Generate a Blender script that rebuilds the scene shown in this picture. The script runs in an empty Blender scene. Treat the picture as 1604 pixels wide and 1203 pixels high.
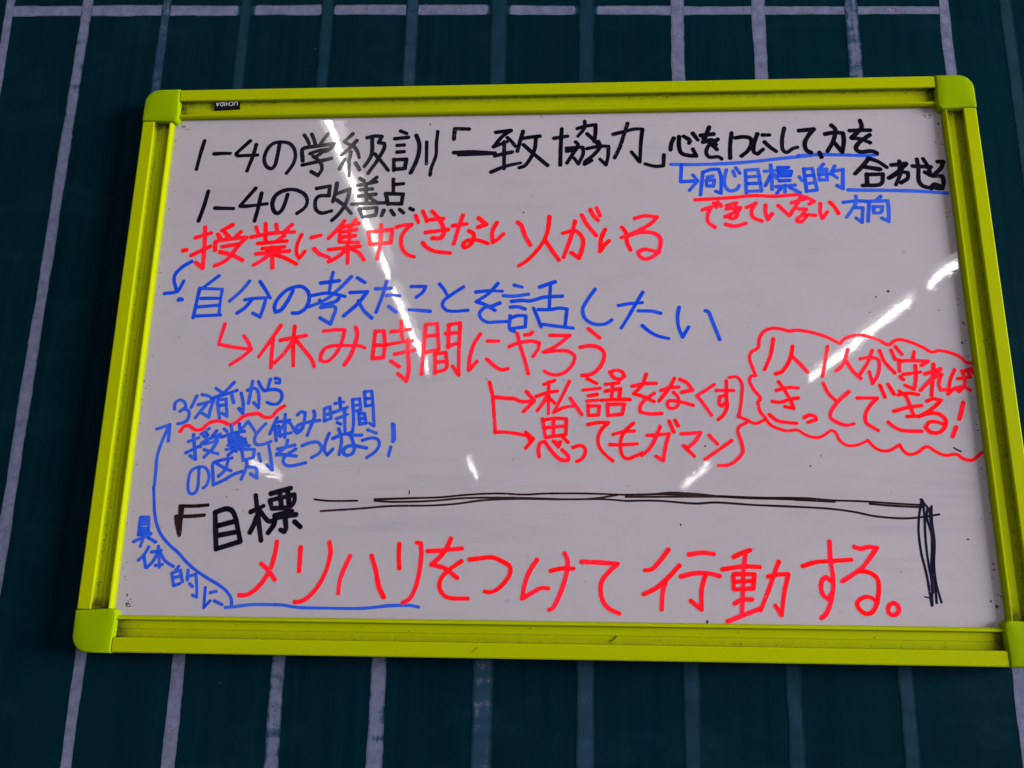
import bpy, bmesh, math, random
from mathutils import Matrix, Vector

# ------------------------------------------------------------------ camera, world, exposure
scene = bpy.context.scene
COL = scene.collection
cam_data = bpy.data.cameras.new('camera')
cam = bpy.data.objects.new('camera', cam_data)
COL.objects.link(cam)
cam_data.lens = 29.446
cam_data.sensor_width = 36.0
cam_data.sensor_fit = 'HORIZONTAL'
cam_data.clip_start = 0.02
cam_data.clip_end = 200.0
cam.matrix_world = Matrix((
    (0.9986762, 0.0003979, 0.0514357, 0.0066014),
    (0.0499377, -0.2471915, -0.9676790, -0.8060648),
    (0.0123295, 0.9689666, -0.2468841, -0.2451005),
    (0, 0, 0, 1)))
scene.camera = cam

world = bpy.data.worlds.new('World')
scene.world = world
world.use_nodes = True
wn = world.node_tree
wn.nodes['Background'].inputs['Color'].default_value = (0.93, 0.95, 1.0, 1)
wn.nodes['Background'].inputs['Strength'].default_value = 0.24

vs = scene.view_settings
vs.view_transform = 'Standard'
vs.look = 'None'
vs.exposure = 0.0
vs.gamma = 1.0
vs.use_curve_mapping = False

# daylight from the classroom window on the right, out of the frame
wl = bpy.data.lights.new('window_daylight', 'AREA')
wl.shape = 'RECTANGLE'
wl.size = 4.6
wl.size_y = 2.4
wl.energy = 1500
wl.color = (0.95, 0.97, 1.0)
wlo = bpy.data.objects.new('window_daylight', wl)
COL.objects.link(wlo)
wlo.location = (7.2, -2.4, 0.7)
wlo.rotation_euler = (Vector((0.0, 0.0, 0.0)) - Vector(wlo.location)).to_track_quat('-Z', 'Y').to_euler()

# ------------------------------------------------------------------ small helpers
RNG = random.Random(7)


def tag(o, label=None, cat=None, group=None, kind=None):
    if label: o['label'] = label
    if cat: o['category'] = cat
    if group: o['group'] = group
    if kind: o['kind'] = kind
    return o


def empty(name, loc=(0, 0, 0)):
    o = bpy.data.objects.new(name, None)
    o.location = loc
    o.empty_display_size = 0.05
    COL.objects.link(o)
    return o


def mesh_obj(name, verts, faces, mat, parent=None, smooth=False):
    me = bpy.data.meshes.new(name)
    me.from_pydata(verts, [], faces)
    me.validate()
    me.update()
    if smooth:
        for p in me.polygons:
            p.use_smooth = True
    if mat: me.materials.append(mat)
    o = bpy.data.objects.new(name, me)
    COL.objects.link(o)
    if parent:
        o.parent = parent
    return o


def bm_obj(name, bm, mat, parent=None, smooth=False):
    bmesh.ops.recalc_face_normals(bm, faces=bm.faces)
    me = bpy.data.meshes.new(name)
    bm.to_mesh(me)
    bm.free()
    if smooth:
        for p in me.polygons:
            p.use_smooth = True
    if mat: me.materials.append(mat)
    o = bpy.data.objects.new(name, me)
    COL.objects.link(o)
    if parent:
        o.parent = parent
    return o


class NT:
    def __init__(self, name):
        self.m = bpy.data.materials.new(name)
        self.m.use_nodes = True
        self.t = self.m.node_tree
        self.b = self.t.nodes['Principled BSDF']
        self.tc = self.n('ShaderNodeTexCoord')

    def n(self, typ, **kw):
        nd = self.t.nodes.new(typ)
        for k, v in kw.items():
            setattr(nd, k, v)
        return nd

    def l(self, a, b):
        self.t.links.new(a, b)

    def mapped(self, scale=(1, 1, 1), loc=(0, 0, 0)):
        mp = self.n('ShaderNodeMapping')
        mp.inputs['Scale'].default_value = scale
        mp.inputs['Location'].default_value = loc
        self.l(self.tc.outputs['Object'], mp.inputs['Vector'])
        return mp.outputs['Vector']

    def noise(self, scale, detail=3, rough=0.5, vec=None, stretch=None, loc=(0, 0, 0)):
        nd = self.n('ShaderNodeTexNoise')
        nd.inputs['Scale'].default_value = scale
        nd.inputs['Detail'].default_value = detail
        nd.inputs['Roughness'].default_value = rough
        self.l(vec if vec else self.mapped(stretch or (1, 1, 1), loc), nd.inputs['Vector'])
        return nd.outputs['Fac']

    def ramp(self, fac, stops):
        r = self.n('ShaderNodeValToRGB')
        els = r.color_ramp.elements
        while len(els) < len(stops):
            els.new(0.5)
        for e, (p, c) in zip(els, stops):
            e.position = p
            e.color = c if len(c) == 4 else (*c, 1)
        self.l(fac, r.inputs['Fac'])
        return r.outputs['Color']

    def mapr(self, fac, a, b, c, d):
        r = self.n('ShaderNodeMapRange')
        for i, v in zip(('From Min', 'From Max', 'To Min', 'To Max'), (a, b, c, d)):
            r.inputs[i].default_value = v
        self.l(fac, r.inputs['Value'])
        return r.outputs['Result']

    def math(self, op, a, b):
        r = self.n('ShaderNodeMath', operation=op)
        for i, v in enumerate((a, b)):
            if isinstance(v, (int, float)): r.inputs[i].default_value = v
            else: self.l(v, r.inputs[i])
        return r.outputs[0]

    def mix(self, fac, a, b, blend='MIX'):
        r = self.n('ShaderNodeMix', data_type='RGBA', blend_type=blend)
        for sock, v in ((r.inputs['Factor'], fac), (r.inputs['A'], a), (r.inputs['B'], b)):
            if isinstance(v, (int, float)): sock.default_value = v
            elif isinstance(v, tuple): sock.default_value = v if len(v) == 4 else (*v, 1)
            else: self.l(v, sock)
        # RGBA sockets are the ones of type RGBA
        return [s for s in r.outputs if s.type == 'RGBA'][0]

    def attr(self, name):
        a = self.n('ShaderNodeAttribute', attribute_name=name)
        return a

    def bump(self, h, strength, dist):
        b = self.n('ShaderNodeBump')
        b.inputs['Strength'].default_value = strength
        b.inputs['Distance'].default_value = dist
        self.l(h, b.inputs['Height'])
        self.l(b.outputs['Normal'], self.b.inputs['Normal'])

    def base(self, c):
        s = self.b.inputs['Base Color']
        if isinstance(c, tuple): s.default_value = (*c, 1)
        else: self.l(c, s)

    def rough(self, v):
        s = self.b.inputs['Roughness']
        if isinstance(v, (int, float)): s.default_value = v
        else: self.l(v, s)

    def spec(self, v):
        self.b.inputs['Specular IOR Level'].default_value = v


# the ShaderNodeMix has several sockets of the same name: use explicit identifiers
def _mix(self, fac, a, b, blend='MIX'):
    r = self.n('ShaderNodeMix', data_type='RGBA', blend_type=blend)
    ins = {s.identifier: s for s in r.inputs}
    for sid, v in (('Factor_Float', fac), ('A_Color', a), ('B_Color', b)):
        sock = ins[sid]
        if isinstance(v, (int, float)): sock.default_value = v
        elif isinstance(v, tuple): sock.default_value = v if len(v) == 4 else (*v, 1)
        else: self.l(v, sock)
    return {s.identifier: s for s in r.outputs}['Result_Color']


NT.mix = _mix

# ------------------------------------------------------------------ materials


def mat_chalkboard():
    k = NT('chalkboard_green')
    big = k.noise(2.2, 4, 0.6)
    streak = k.noise(1.0, 4, 0.6, stretch=(95, 1, 2.5))
    fine = k.noise(420, 2, 0.6)
    smear = k.noise(9, 5, 0.65, stretch=(1.0, 1, 2.2), loc=(3, 0, 1))
    c = k.ramp(big, [(0.3, (0.0001, 0.0074, 0.0120)), (0.7, (0.0002, 0.0114, 0.0158))])
    c = k.mix(k.mapr(streak, 0.35, 0.72, 0, 0.7), c, (0.0006, 0.0142, 0.0275))
    c = k.mix(k.mapr(smear, 0.52, 0.8, 0, 0.7), c, (0.0045, 0.0220, 0.0340))
    # specks of chalk dust and rust
    v = k.n('ShaderNodeTexVoronoi')
    v.inputs['Scale'].default_value = 55
    k.l(k.mapped((1, 1, 1)), v.inputs['Vector'])
    dots = k.mapr(v.outputs['Distance'], 0.035, 0.055, 1, 0)
    pick = k.mapr(k.noise(31, 2), 0.6, 0.66, 0, 1)
    c = k.mix(k.math('MULTIPLY', k.math('MULTIPLY', dots, pick), 0.9), c, (0.10, 0.14, 0.13))
    k.base(c)
    k.rough(k.mapr(smear, 0.3, 0.8, 0.42, 0.55))
    k.spec(0.01)
    k.bump(fine, 0.12, 0.0006)
    return k.m


def mat_paint():
    """old white line paint, worn down to the green board: 'wear' is the coverage along the line"""
    k = NT('worn_line_paint')
    wear = k.attr('wear').outputs['Fac']
    n1 = k.ramp(k.noise(65, 6, 0.75), [(0.28, (0, 0, 0)), (0.72, (1, 1, 1))])
    n2 = k.noise(1.0, 4, 0.6, stretch=(420, 1, 30))
    n3 = k.noise(240, 3, 0.6)
    tone = k.mix(n1, (0.058, 0.066, 0.118), (0.162, 0.164, 0.252))
    tone = k.mix(k.mapr(n3, 0.58, 0.75, 0, 0.45), tone, (0.05, 0.056, 0.08))
    # flakes: fresh paint where the noise is below the coverage
    thr = k.math('ADD', k.math('MULTIPLY', n1, 0.75), k.math('MULTIPLY', n2, 0.45))
    cov = k.math('SUBTRACT', k.math('SUBTRACT', k.math('MULTIPLY', wear, 1.6), 0.38), thr)
    m = k.mapr(cov, -0.12, 0.10, 0, 1)
    ghost = k.mix(n2, (0.0035, 0.022, 0.038), (0.0090, 0.034, 0.056))
    ghost = k.mix(k.mapr(k.noise(30, 4, 0.6, loc=(1, 3, 2)), 0.35, 0.65, 0, 0.8), ghost, (0.0025, 0.0180, 0.030))
    ghost = k.mix(k.mapr(wear, 0.30, 0.75, 0, 1), ghost, (0.026, 0.052, 0.098))
    c = k.mix(m, ghost, tone)
    edge = k.math('MULTIPLY', k.attr('edge').outputs['Fac'], k.mapr(wear, 0.3, 0.8, 1.0, 0.25))
    edge = k.math('MULTIPLY', edge, k.mapr(n1, 0, 1, 0.5, 1.2))
    c = k.mix(edge, c, (0.0004, 0.0110, 0.0150))
    rust = k.mapr(k.noise(58, 3, 0.6, loc=(9, 2, 4)), 0.68, 0.72, 0, 0.9)
    rust = k.math('MULTIPLY', rust, m)
    c = k.mix(rust, c, (0.11, 0.032, 0.006))
    k.base(c)
    k.rough(0.7)
    k.spec(0.03)
    return k.m


def mat_white():
    k = NT('glossy_white_enamel')
    n1 = k.noise(3.5, 5, 0.65)
    n2 = k.noise(17, 5, 0.7, stretch=(1, 1, 1.8), loc=(4, 0, 2))
    c = k.ramp(n1, [(0.25, (0.352, 0.304, 0.336)), (0.75, (0.388, 0.338, 0.372))])
    c = k.mix(k.mapr(n2, 0.55, 0.8, 0, 0.5), c, (0.30, 0.262, 0.300))
    sw = k.math('MULTIPLY', k.mapr(k.noise(1.0, 5, 0.65, stretch=(4.5, 1, 55), loc=(1, 0, 2)), 0.5, 0.75, 0, 0.8), k.mapr(k.noise(4.2, 3, 0.5, loc=(6, 0, 9)), 0.48, 0.64, 0, 0.75))
    c = k.mix(sw, c, (0.27, 0.24, 0.285))
    pk = k.math('MULTIPLY', k.mapr(k.noise(5.5, 4, 0.6, loc=(7, 0, 3)), 0.5, 0.7, 0, 1), k.mapr(k.noise(1.0, 4, 0.7, stretch=(8, 1, 60)), 0.35, 0.7, 0.1, 0.7))
    c = k.mix(pk, c, (0.345, 0.275, 0.315))
    v = k.n('ShaderNodeTexVoronoi')
    v.inputs['Scale'].default_value = 42
    k.l(k.mapped((1, 1, 1), (0.3, 0, 0.1)), v.inputs['Vector'])
    smud = k.mapr(v.outputs['Distance'], 0.06, 0.13, 1, 0)
    pick = k.mapr(k.noise(23, 2), 0.60, 0.68, 0, 1)
    c = k.mix(k.math('MULTIPLY', k.math('MULTIPLY', smud, pick), 0.4), c, (0.16, 0.15, 0.17))
    k.base(c)
    k.rough(0.016)
    k.spec(0.5)
    h = k.math('ADD', k.math('MULTIPLY', k.noise(7, 2, 0.5), 0.4), k.math('MULTIPLY', k.noise(520, 2, 0.5, stretch=(0.3, 1, 1)), 0.020))
    k.bump(h, 0.5, 0.0012)
    return k.m


def mat_frame(name, c0, c1):
    k = NT(name)
    n1 = k.noise(6, 4, 0.6)
    n2 = k.noise(160, 4, 0.7)
    c = k.mix(n1, c0, c1)
    dirt = k.attr('dirt').outputs['Fac']
    d = k.math('MULTIPLY', dirt, k.mapr(n2, 0.25, 0.75, 0.45, 1.35))
    c = k.mix(k.mapr(d, 0, 0.85, 0, 0.96), c, (0.035, 0.034, 0.008))
    scuff = k.mapr(k.noise(75, 5, 0.75, loc=(5, 1, 8)), 0.66, 0.8, 0, 0.35)
    c = k.mix(scuff, c, (0.22, 0.17, 0.02))
    k.base(c)
    k.rough(k.mapr(n2, 0.3, 0.7, 0.40, 0.52))
    k.spec(0.02)
    k.bump(k.noise(500, 2, 0.5), 0.05, 0.0004)
    return k.m


def mat_ink(name, thin, thick):
    k = NT(name)
    tone = k.attr('tone').outputs['Fac']
    n = k.noise(130, 4, 0.65)
    f = k.math('ADD', k.math('MULTIPLY', tone, 0.75), k.math('MULTIPLY', k.math('SUBTRACT', n, 0.5), 0.7))
    c = k.mix(k.mapr(f, 0, 1, 0, 1), thick, thin)
    # dry, scuffed patches where the pen skipped or a sleeve rubbed
    dry = k.math('MULTIPLY', k.mapr(k.noise(1.0, 3, 0.6, stretch=(260, 1, 520)), 0.60, 0.68, 0, 1), k.mapr(k.noise(21, 3, 0.6, loc=(2, 0, 5)), 0.58, 0.68, 0, 0.8))
    c = k.mix(dry, c, (0.33, 0.30, 0.34))
    k.base(c)
    k.rough(0.09)
    k.spec(0.10)
    return k.m


def mat_plain(name, c, rough=0.5, spec=0.3):
    k = NT(name)
    n = k.noise(90, 3, 0.6)
    k.base(k.mix(n, tuple(x * 0.85 for x in c), tuple(min(1, x * 1.1) for x in c)))
    k.rough(rough)
    k.spec(spec)
    return k.m


def mat_emit(name, c, s):
    k = NT(name)
    k.base((0.8, 0.8, 0.8))
    k.b.inputs['Emission Color'].default_value = (*c, 1)
    k.b.inputs['Emission Strength'].default_value = s
    return k.m


M_BOARD = mat_chalkboard()
M_PAINT = mat_paint()
M_WHITE = mat_white()
M_RAIL = mat_frame('yellow_green_rail', (0.276, 0.315, 0.0001), (0.318, 0.352, 0.0001))
M_CAP = mat_frame('lime_corner_cap', (0.180, 0.258, 0.0001), (0.212, 0.290, 0.0001))
M_INK = {
    'K': mat_ink('black_marker', (0.010, 0.007, 0.020), (0.0015, 0.0008, 0.0040)),
    'B': mat_ink('blue_marker', (0.036, 0.110, 0.58), (0.0030, 0.048, 0.56)),
    'R': mat_ink('red_marker', (0.98, 0.016, 0.055), (0.95, 0.004, 0.006)),
    'N': mat_ink('brown_black_marker', (0.030, 0.013, 0.014), (0.010, 0.004, 0.005)),
    'V': mat_ink('navy_marker', (0.018, 0.012, 0.034), (0.006, 0.004, 0.016)),
}
M_DARK = mat_plain('dark_plate', (0.006, 0.003, 0.009), 0.5, 0.05)
M_LETTER = mat_plain('pale_letters', (0.6, 0.58, 0.62), 0.5, 0.2)
M_SPECK = mat_plain('dark_specks', (0.02, 0.018, 0.02), 0.7, 0.1)
M_SMEAR = mat_plain('olive_smear', (0.16, 0.16, 0.005), 0.6, 0.05)
M_HOUSE = mat_plain('white_lamp_steel', (0.75, 0.75, 0.73), 0.5, 0.3)
M_TUBE = mat_emit('lit_fluorescent_tube', (1.0, 0.97, 0.93), 75.0)

# ------------------------------------------------------------------ measured shapes (0.1 mm, origin at the whiteboard's centre)
INK = [
 ('black handwritten heading with the class motto',
  'K46 -3810,2406 -3841,2233 -3865,2061;K46 -3684,2244 -3590,2248 -3504,2247;K46 -3295,2397 -3439,2244 -3424,2220 -3330,2219 -3197,2222;K46 -3222,2349 -3245,2223 -3297,2033;K46 -2962,2347 -2976,2196 -2994,2092 -3028,2055 -3078,2076 -3116,2151 -3112,2233 -3072,2325 -3012,2369 -2927,2376 -2851,2357 -2798,2297 -2773,2204 -2789,2112 -2826,2043 -2856,1998;K46 -2693,2457 -2659,2406 -2634,2353;K46 -2611,2467 -2585,2411 -2565,2352;K46 -2429,2467 -2468,2409 -2506,2345;K46 -2688,2145 -2701,2284 -2673,2301 -2536,2322 -2352,2348 -2386,2296 -2436,2257;K46 -2609,2230 -2522,2264 -2433,2280 -2503,2223 -2558,2183;K45 -2575,2195 -2525,2159 -2478,2095 -2469,2038 -2506,1964 -2583,2011;K46 -2689,2093 -2523,2131 -2372,2169;K46 -2153,2462 -2242,2370 -2187,2334;K46 -2105,2379 -2174,2293 -2264,2207;K46 -2237,2364 -2143,2310;K46 -2122,2298 -2086,2239 -2067,2175;K45 -2162,2240 -2174,2114 -2164,1953;K45 -2224,2155 -2274,2040;K45 -2100,2107 -2053,2026;K46 -1991,2412 -1907,2432 -1828,2427 -1861,2352 -1797,2339 -1794,2292 -1860,2143 -1956,1984;K45 -1935,2399 -1928,2225 -1955,2145 -2003,2065;K45 -1895,2213 -1817,2120 -1739,2015;K46 -1624,2488 -1555,2457;K46 -1683,2395 -1537,2410;K46 -1653,2313 -1580,2318;K45 -1650,2232 -1576,2237;K45 -1682,2146 -1676,2014;K45 -1671,2140 -1546,2144 -1557,2035 -1666,2026;K45 -1448,2432 -1413,2332 -1413,2217 -1449,2080 -1492,1983;K45 -1332,2348 -1325,2089;K45 -1215,2474 -1224,2329 -1224,2191 -1271,2031 -1280,1952;K46 -871,2500 -1028,2506 -1035,2380;K45 -1030,2216 -822,2221 -583,2205;K45 -977,2191 -759,2193 -583,2200;K45 -577,2454 -416,2474;K45 -411,2474 -503,2406 -600,2280;K45 -590,2283 -451,2341;K45 -451,2388 -409,2346 -362,2282;K45 -484,2336 -482,2016;K45 -583,2171 -397,2214;K45 -620,1978 -467,2044 -308,2081;K45 -281,2460 -311,2345 -340,2224;K45 -295,2373 -202,2389 -99,2399;K45 -140,2376 -155,2239 -210,2114 -261,2046 -318,2024;K45 -274,2298 -170,2193 -15,2048;K45 56,2371 200,2394;K45 139,2482 128,2268 122,2052;K45 309,2484 397,2512 506,2527 502,2423 488,2325;K45 388,2570 387,2494 314,2392;K45 412,2419 529,2296;K45 190,2250 364,2259 369,2184 317,2060 271,2129;K45 288,2323 315,2288 261,2186 194,2073;K45 195,2216 292,2231;K44 410,2241 549,2267 641,2265 634,2146 612,2044 547,2113;K44 534,2325 549,2261 486,2171 388,2082;K44 383,2057 460,2098;K45 695,2408 818,2440 922,2467 1009,2466 989,2311 973,2073 885,2193;K45 851,2538 807,2395 764,2258 705,2128;K44 1229,2153 1220,2024 1134,2019 1028,2049'),
 ('black handwritten second heading under the class motto',
  'K45 -3704,1792 -3733,1622 -3775,1445;K45 -3609,1592 -3408,1584;K45 -3182,1821 -3337,1612 -3253,1611 -3040,1636;K45 -3111,1761 -3135,1581 -3160,1436;K45 -2823,1741 -2846,1634 -2876,1555 -2915,1522 -2954,1545 -2982,1635 -2958,1725 -2889,1781 -2786,1802 -2690,1778 -2622,1721 -2602,1653 -2623,1586 -2701,1520;K45 -2511,1810 -2366,1836 -2370,1740;K45 -2367,1723 -2473,1719 -2507,1686 -2512,1607 -2492,1551 -2438,1519 -2331,1543;K45 -2290,1869 -2299,1773 -2322,1650;K44 -2297,1739 -2144,1799 -2159,1704 -2194,1592 -2260,1492 -2318,1432;K44 -2282,1672 -2194,1603 -2116,1513;K45 -2042,1923 -1998,1894;K45 -1860,1932 -1939,1865;K45 -2063,1838 -1857,1880;K45 -2039,1787 -1899,1796;K45 -2045,1713 -1860,1734;K44 -1974,1837 -1953,1634;K44 -1936,1701 -1844,1638;K44 -2112,1619 -1916,1628 -1761,1631;K44 -2026,1556 -1990,1472;K44 -2026,1562 -1841,1576 -1846,1487 -1990,1467;K45 -1676,1906 -1670,1770;K45 -1668,1844 -1564,1854;K44 -1751,1738 -1719,1614;K44 -1746,1738 -1564,1730 -1575,1618 -1719,1620;K44 -1762,1542 -1784,1481;K44 -1684,1541 -1651,1491;K44 -1592,1551 -1549,1512;K44 -1479,1561 -1448,1544'),
 ('small bold black handwritten line right of the motto',
  'K49 1340,2349 1312,2286 1300,2213;K49 1396,2365 1392,2251 1415,2171 1494,2141 1570,2135 1538,2214;K49 1447,2370 1507,2329 1500,2289;K49 1472,2352 1516,2311;K49 1545,2402 1593,2327;K49 1626,2378 1763,2393;K49 1721,2474 1676,2360 1647,2298 1745,2319 1783,2267;K49 1806,2329 1701,2246 1677,2167 1705,2121 1806,2120 1835,2097;K49 1733,2279 1790,2210;K49 1655,2349 1693,2303;K49 1956,2401 1933,2253 1926,2106;K49 1993,2343 2080,2353 2149,2335 2161,2283 2121,2193 2047,2127;K49 2228,2385 2186,2272 2180,2170 2214,2147 2277,2202;K49 2282,2372 2353,2371;K49 2297,2287 2354,2224 2411,2177;K48 2514,2448 2485,2323 2486,2187 2520,2162 2593,2208 2638,2219;K49 2668,2417 2824,2431 2752,2341 2717,2263 2731,2183 2774,2155;K48 2863,2153 2879,2102;K48 2940,2372 3036,2388 3125,2380 3128,2290 3101,2155 3026,2269;K48 3013,2473 3049,2427 3018,2291 2949,2169;K49 3197,2407 3307,2411 3412,2409;K49 3317,2525 3325,2445 3210,2322;K48 3214,2316 3298,2309 3398,2262;K48 3402,2353 3284,2264 3244,2198 3275,2158 3414,2161 3456,2138;K48 3367,2078 3311,2006 3213,1903;K48 3367,2078 3461,2038 3543,1970;K48 3318,1979 3473,1949;K47 3330,1895 3325,1780;K47 3330,1890 3497,1893 3467,1783 3279,1764;K48 3590,1997 3744,2011;K48 3678,2040 3674,1957;K48 3742,2000 3657,1924 3551,1848;K47 3699,1956 3660,1858 3617,1770;K47 3561,1848 3685,1912 3752,1906 3746,1845 3673,1792;K47 3809,1982 3993,1968;K47 3861,2059 3865,1954 3855,1811 3883,1756 3977,1724;K47 3925,2064 3972,1952 3974,1875 3928,1909;K47 4068,2028 4127,2027 4100,1961 4012,1874;K47 4002,1864 4099,1862 4106,1796 4083,1720 4016,1727 3985,1754 4011,1770 4066,1748'),
 ('small blue handwritten note with hooked arrow and underlines at the upper right',
  'B41 1299,2040 1510,2034 1862,2040 2164,2060 2465,2092 2770,2121;B40 1410,2036 1394,1835 1563,1843;B40 1525,1911 1573,1843 1483,1734;B40 1632,1943 1596,1682;B40 1637,1943 1719,1973 1799,1974 1819,1884 1810,1696 1757,1719;B40 1675,1886 1735,1896;B40 1663,1842 1665,1786;B40 1665,1847 1748,1852 1735,1780 1670,1781;B40 1879,1967 1853,1850 1863,1762 1906,1722 1976,1740 2003,1782;B40 1948,1949 1965,1893;B40 1980,1988 2016,1926;B40 2078,1958 2073,1698;B40 2083,1958 2208,1968 2233,1718 2084,1714;B40 2083,1880 2223,1889;B40 2089,1803 2228,1806;B40 2276,1944 2406,1953;B40 2345,2016 2347,1877 2343,1733;B40 2332,1888 2276,1778;B40 2374,1909 2405,1854;B40 2418,1987 2528,1985;B40 2421,1953 2422,1887 2541,1890 2554,1940 2420,1942;B40 2458,1986 2451,1886;B40 2503,1985 2496,1885;B40 2424,1914 2548,1918;B40 2428,1831 2532,1835;B40 2389,1765 2583,1779;B40 2479,1775 2474,1698;B40 2432,1743 2389,1688;B40 2531,1752 2626,1691;B40 2636,2118 2777,2129 2916,2130 3133,2121 3370,2111 3459,2121;B40 2634,1872 2656,1833;B40 2685,1966 2696,1706;B40 2687,1963 2775,1970 2805,1721 2696,1706;B40 2689,1883 2779,1892;B40 2692,1794 2792,1804;B40 2892,2018 2843,1958;B40 2838,1958 2839,1836;B40 2841,1956 2922,1959 2917,1835 2839,1836;B40 2838,1897 2918,1901;B40 2882,1957 2878,1902;B40 3009,1994 2957,1901;B40 2989,1934 3089,1952 3071,1734 3015,1768;B40 2977,1901 3022,1856;B40 3124,1717 3294,1711 3489,1707 3876,1690 4125,1665;B39 3063,1576 3205,1590 3297,1584;B39 3196,1645 3195,1580 3138,1483 3083,1408;B39 3179,1515 3257,1509 3233,1347 3179,1396;B39 3448,1636 3390,1588;B39 3326,1578 3297,1363;B39 3327,1584 3516,1587 3516,1478 3504,1355 3440,1393;B39 3365,1523 3363,1453;B39 3367,1523 3457,1522 3436,1458 3363,1453'),
 ('small red handwritten note below the blue note',
  'R44 1539,1623 1743,1634 1942,1645 2141,1664 2367,1654 2614,1672;R44 2614,1672 2643,1652;R44 1608,1507 1699,1539 1660,1446 1661,1370 1728,1310;R44 1730,1582 1753,1538;R44 1771,1592 1803,1548;R44 1739,1554 1799,1570;R44 1858,1553 1968,1584;R44 1856,1515 2005,1529;R44 1873,1558 1962,1475 1960,1432 1919,1405 1880,1417;R44 1938,1579 1974,1508;R44 1842,1428 1993,1497;R44 1842,1341 1934,1319 2049,1350;R44 2064,1529 2165,1576 2116,1495 2126,1419 2212,1375;R44 2262,1553 2257,1472 2277,1391 2325,1455;R44 2395,1546 2500,1431 2576,1544 2633,1652;R44 2534,1577 2669,1617;R44 2662,1641 2691,1635 2766,1591 2714,1559;R44 2603,1506 2681,1505 2617,1424 2575,1393 2573,1366 2612,1360 2674,1413 2647,1440;R44 2647,1440 2764,1433;R44 2827,1563 2819,1454 2834,1395 2893,1470;R44 2926,1578 2966,1528 3004,1452'),
 ('wide red handwritten line third from the top',
  'R49 -3906,1100 -3871,1107;R49 -3787,1247 -3620,1301;R49 -3694,1363 -3681,1191 -3671,896 -3756,962;R49 -3812,1044 -3614,1146;R49 -3502,1328 -3393,1393;R49 -3545,1284 -3520,1245;R49 -3468,1300 -3422,1255;R49 -3297,1309 -3358,1243;R49 -3558,1102 -3567,1195 -3522,1212 -3378,1232 -3228,1247 -3308,1154 -3398,1013 -3465,959 -3544,922;R49 -3483,1140 -3320,1166;R49 -3498,1079 -3370,1045 -3251,984;R49 -3135,1363 -3108,1296;R49 -3034,1400 -3026,1306;R49 -2919,1393 -2902,1316;R49 -2747,1386 -2838,1293;R49 -3176,1247 -2967,1289 -2714,1303;R49 -3027,1262 -3015,1185;R49 -2820,1260 -2907,1194;R49 -3097,1174 -2789,1199;R49 -3045,1114 -2809,1133;R49 -3107,1054 -2928,1069 -2754,1084;R48 -2943,1129 -2918,895;R48 -2967,1042 -3044,977 -3122,929;R48 -2905,1041 -2799,1008 -2665,936;R49 -2991,1086 -2868,1096;R48 -2634,1269 -2672,1159 -2669,1050 -2639,1001 -2584,1077;R49 -2523,1235 -2427,1261;R48 -2488,1108 -2423,1048 -2323,1009;R49 -2180,1424 -2237,1342 -2337,1227;R49 -2062,1434 -2114,1351;R49 -2206,1352 -2024,1395;R49 -2198,1297 -2045,1323;R48 -2209,1237 -2056,1252;R48 -2221,1182 -2016,1175;R48 -2221,1342 -2222,1188;R48 -2125,1374 -2113,1176;R48 -2329,1096 -1998,1131;R48 -2129,1176 -2119,942;R48 -2158,1078 -2226,1014 -2319,960;R48 -2078,1099 -2004,1055 -1948,979;R48 -1915,1294 -1892,1163;R48 -1915,1294 -1660,1319 -1668,1171 -1887,1152;R48 -1781,1375 -1781,1172 -1807,988;R48 -1615,1346 -1550,1367 -1453,1377 -1526,1301 -1559,1225 -1549,1116 -1494,1039 -1417,1006;R48 -1416,1476 -1383,1399;R48 -1341,1525 -1291,1414;R48 -1251,1430 -1118,1440;R48 -1301,1282 -1063,1313;R48 -1239,1524 -1175,1451 -1121,1352 -1108,1275 -1142,1218 -1228,1216;R48 -1327,1163 -1285,1113 -1202,1069 -1035,1046;R48 -1014,1356 -867,1376;R48 -910,1476 -948,1350 -998,1149;R48 -742,1441 -659,1368 -744,1337;R48 -840,1294 -793,1261 -792,1195 -831,1131 -880,1104 -901,1131 -872,1174 -792,1195 -711,1178 -640,1150;R48 -548,1384 -592,1291 -589,1161 -540,1193 -475,1257;R48 -325,1387 -290,1353 -248,1233 -193,1130;R47 7,1449 -3,1329 -38,1199 -127,1059 -226,953 -310,895;R47 -28,1166 32,1069 107,956;R47 150,1258 206,1274 266,1290 335,1235 360,1170 344,1062 313,977 239,1037;R47 276,1393 235,1225 155,989;R48 347,1463 396,1364 495,1228;R48 438,1522 472,1451 517,1401;R48 503,1544 537,1455;R47 590,1297 549,1200 532,1050 583,1124 628,1167;R47 765,1317 803,1262 816,1144 849,1063;R47 901,1418 997,1445 1136,1432 1064,1357 933,1277 758,1203;R47 842,1229 962,1261 1100,1248 1158,1194 1155,1098 1113,1013 1004,960 940,993 927,1036 987,1067 1143,1034'),
 ('wide blue handwritten line in the upper middle with a curved arrow at its start',
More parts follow.
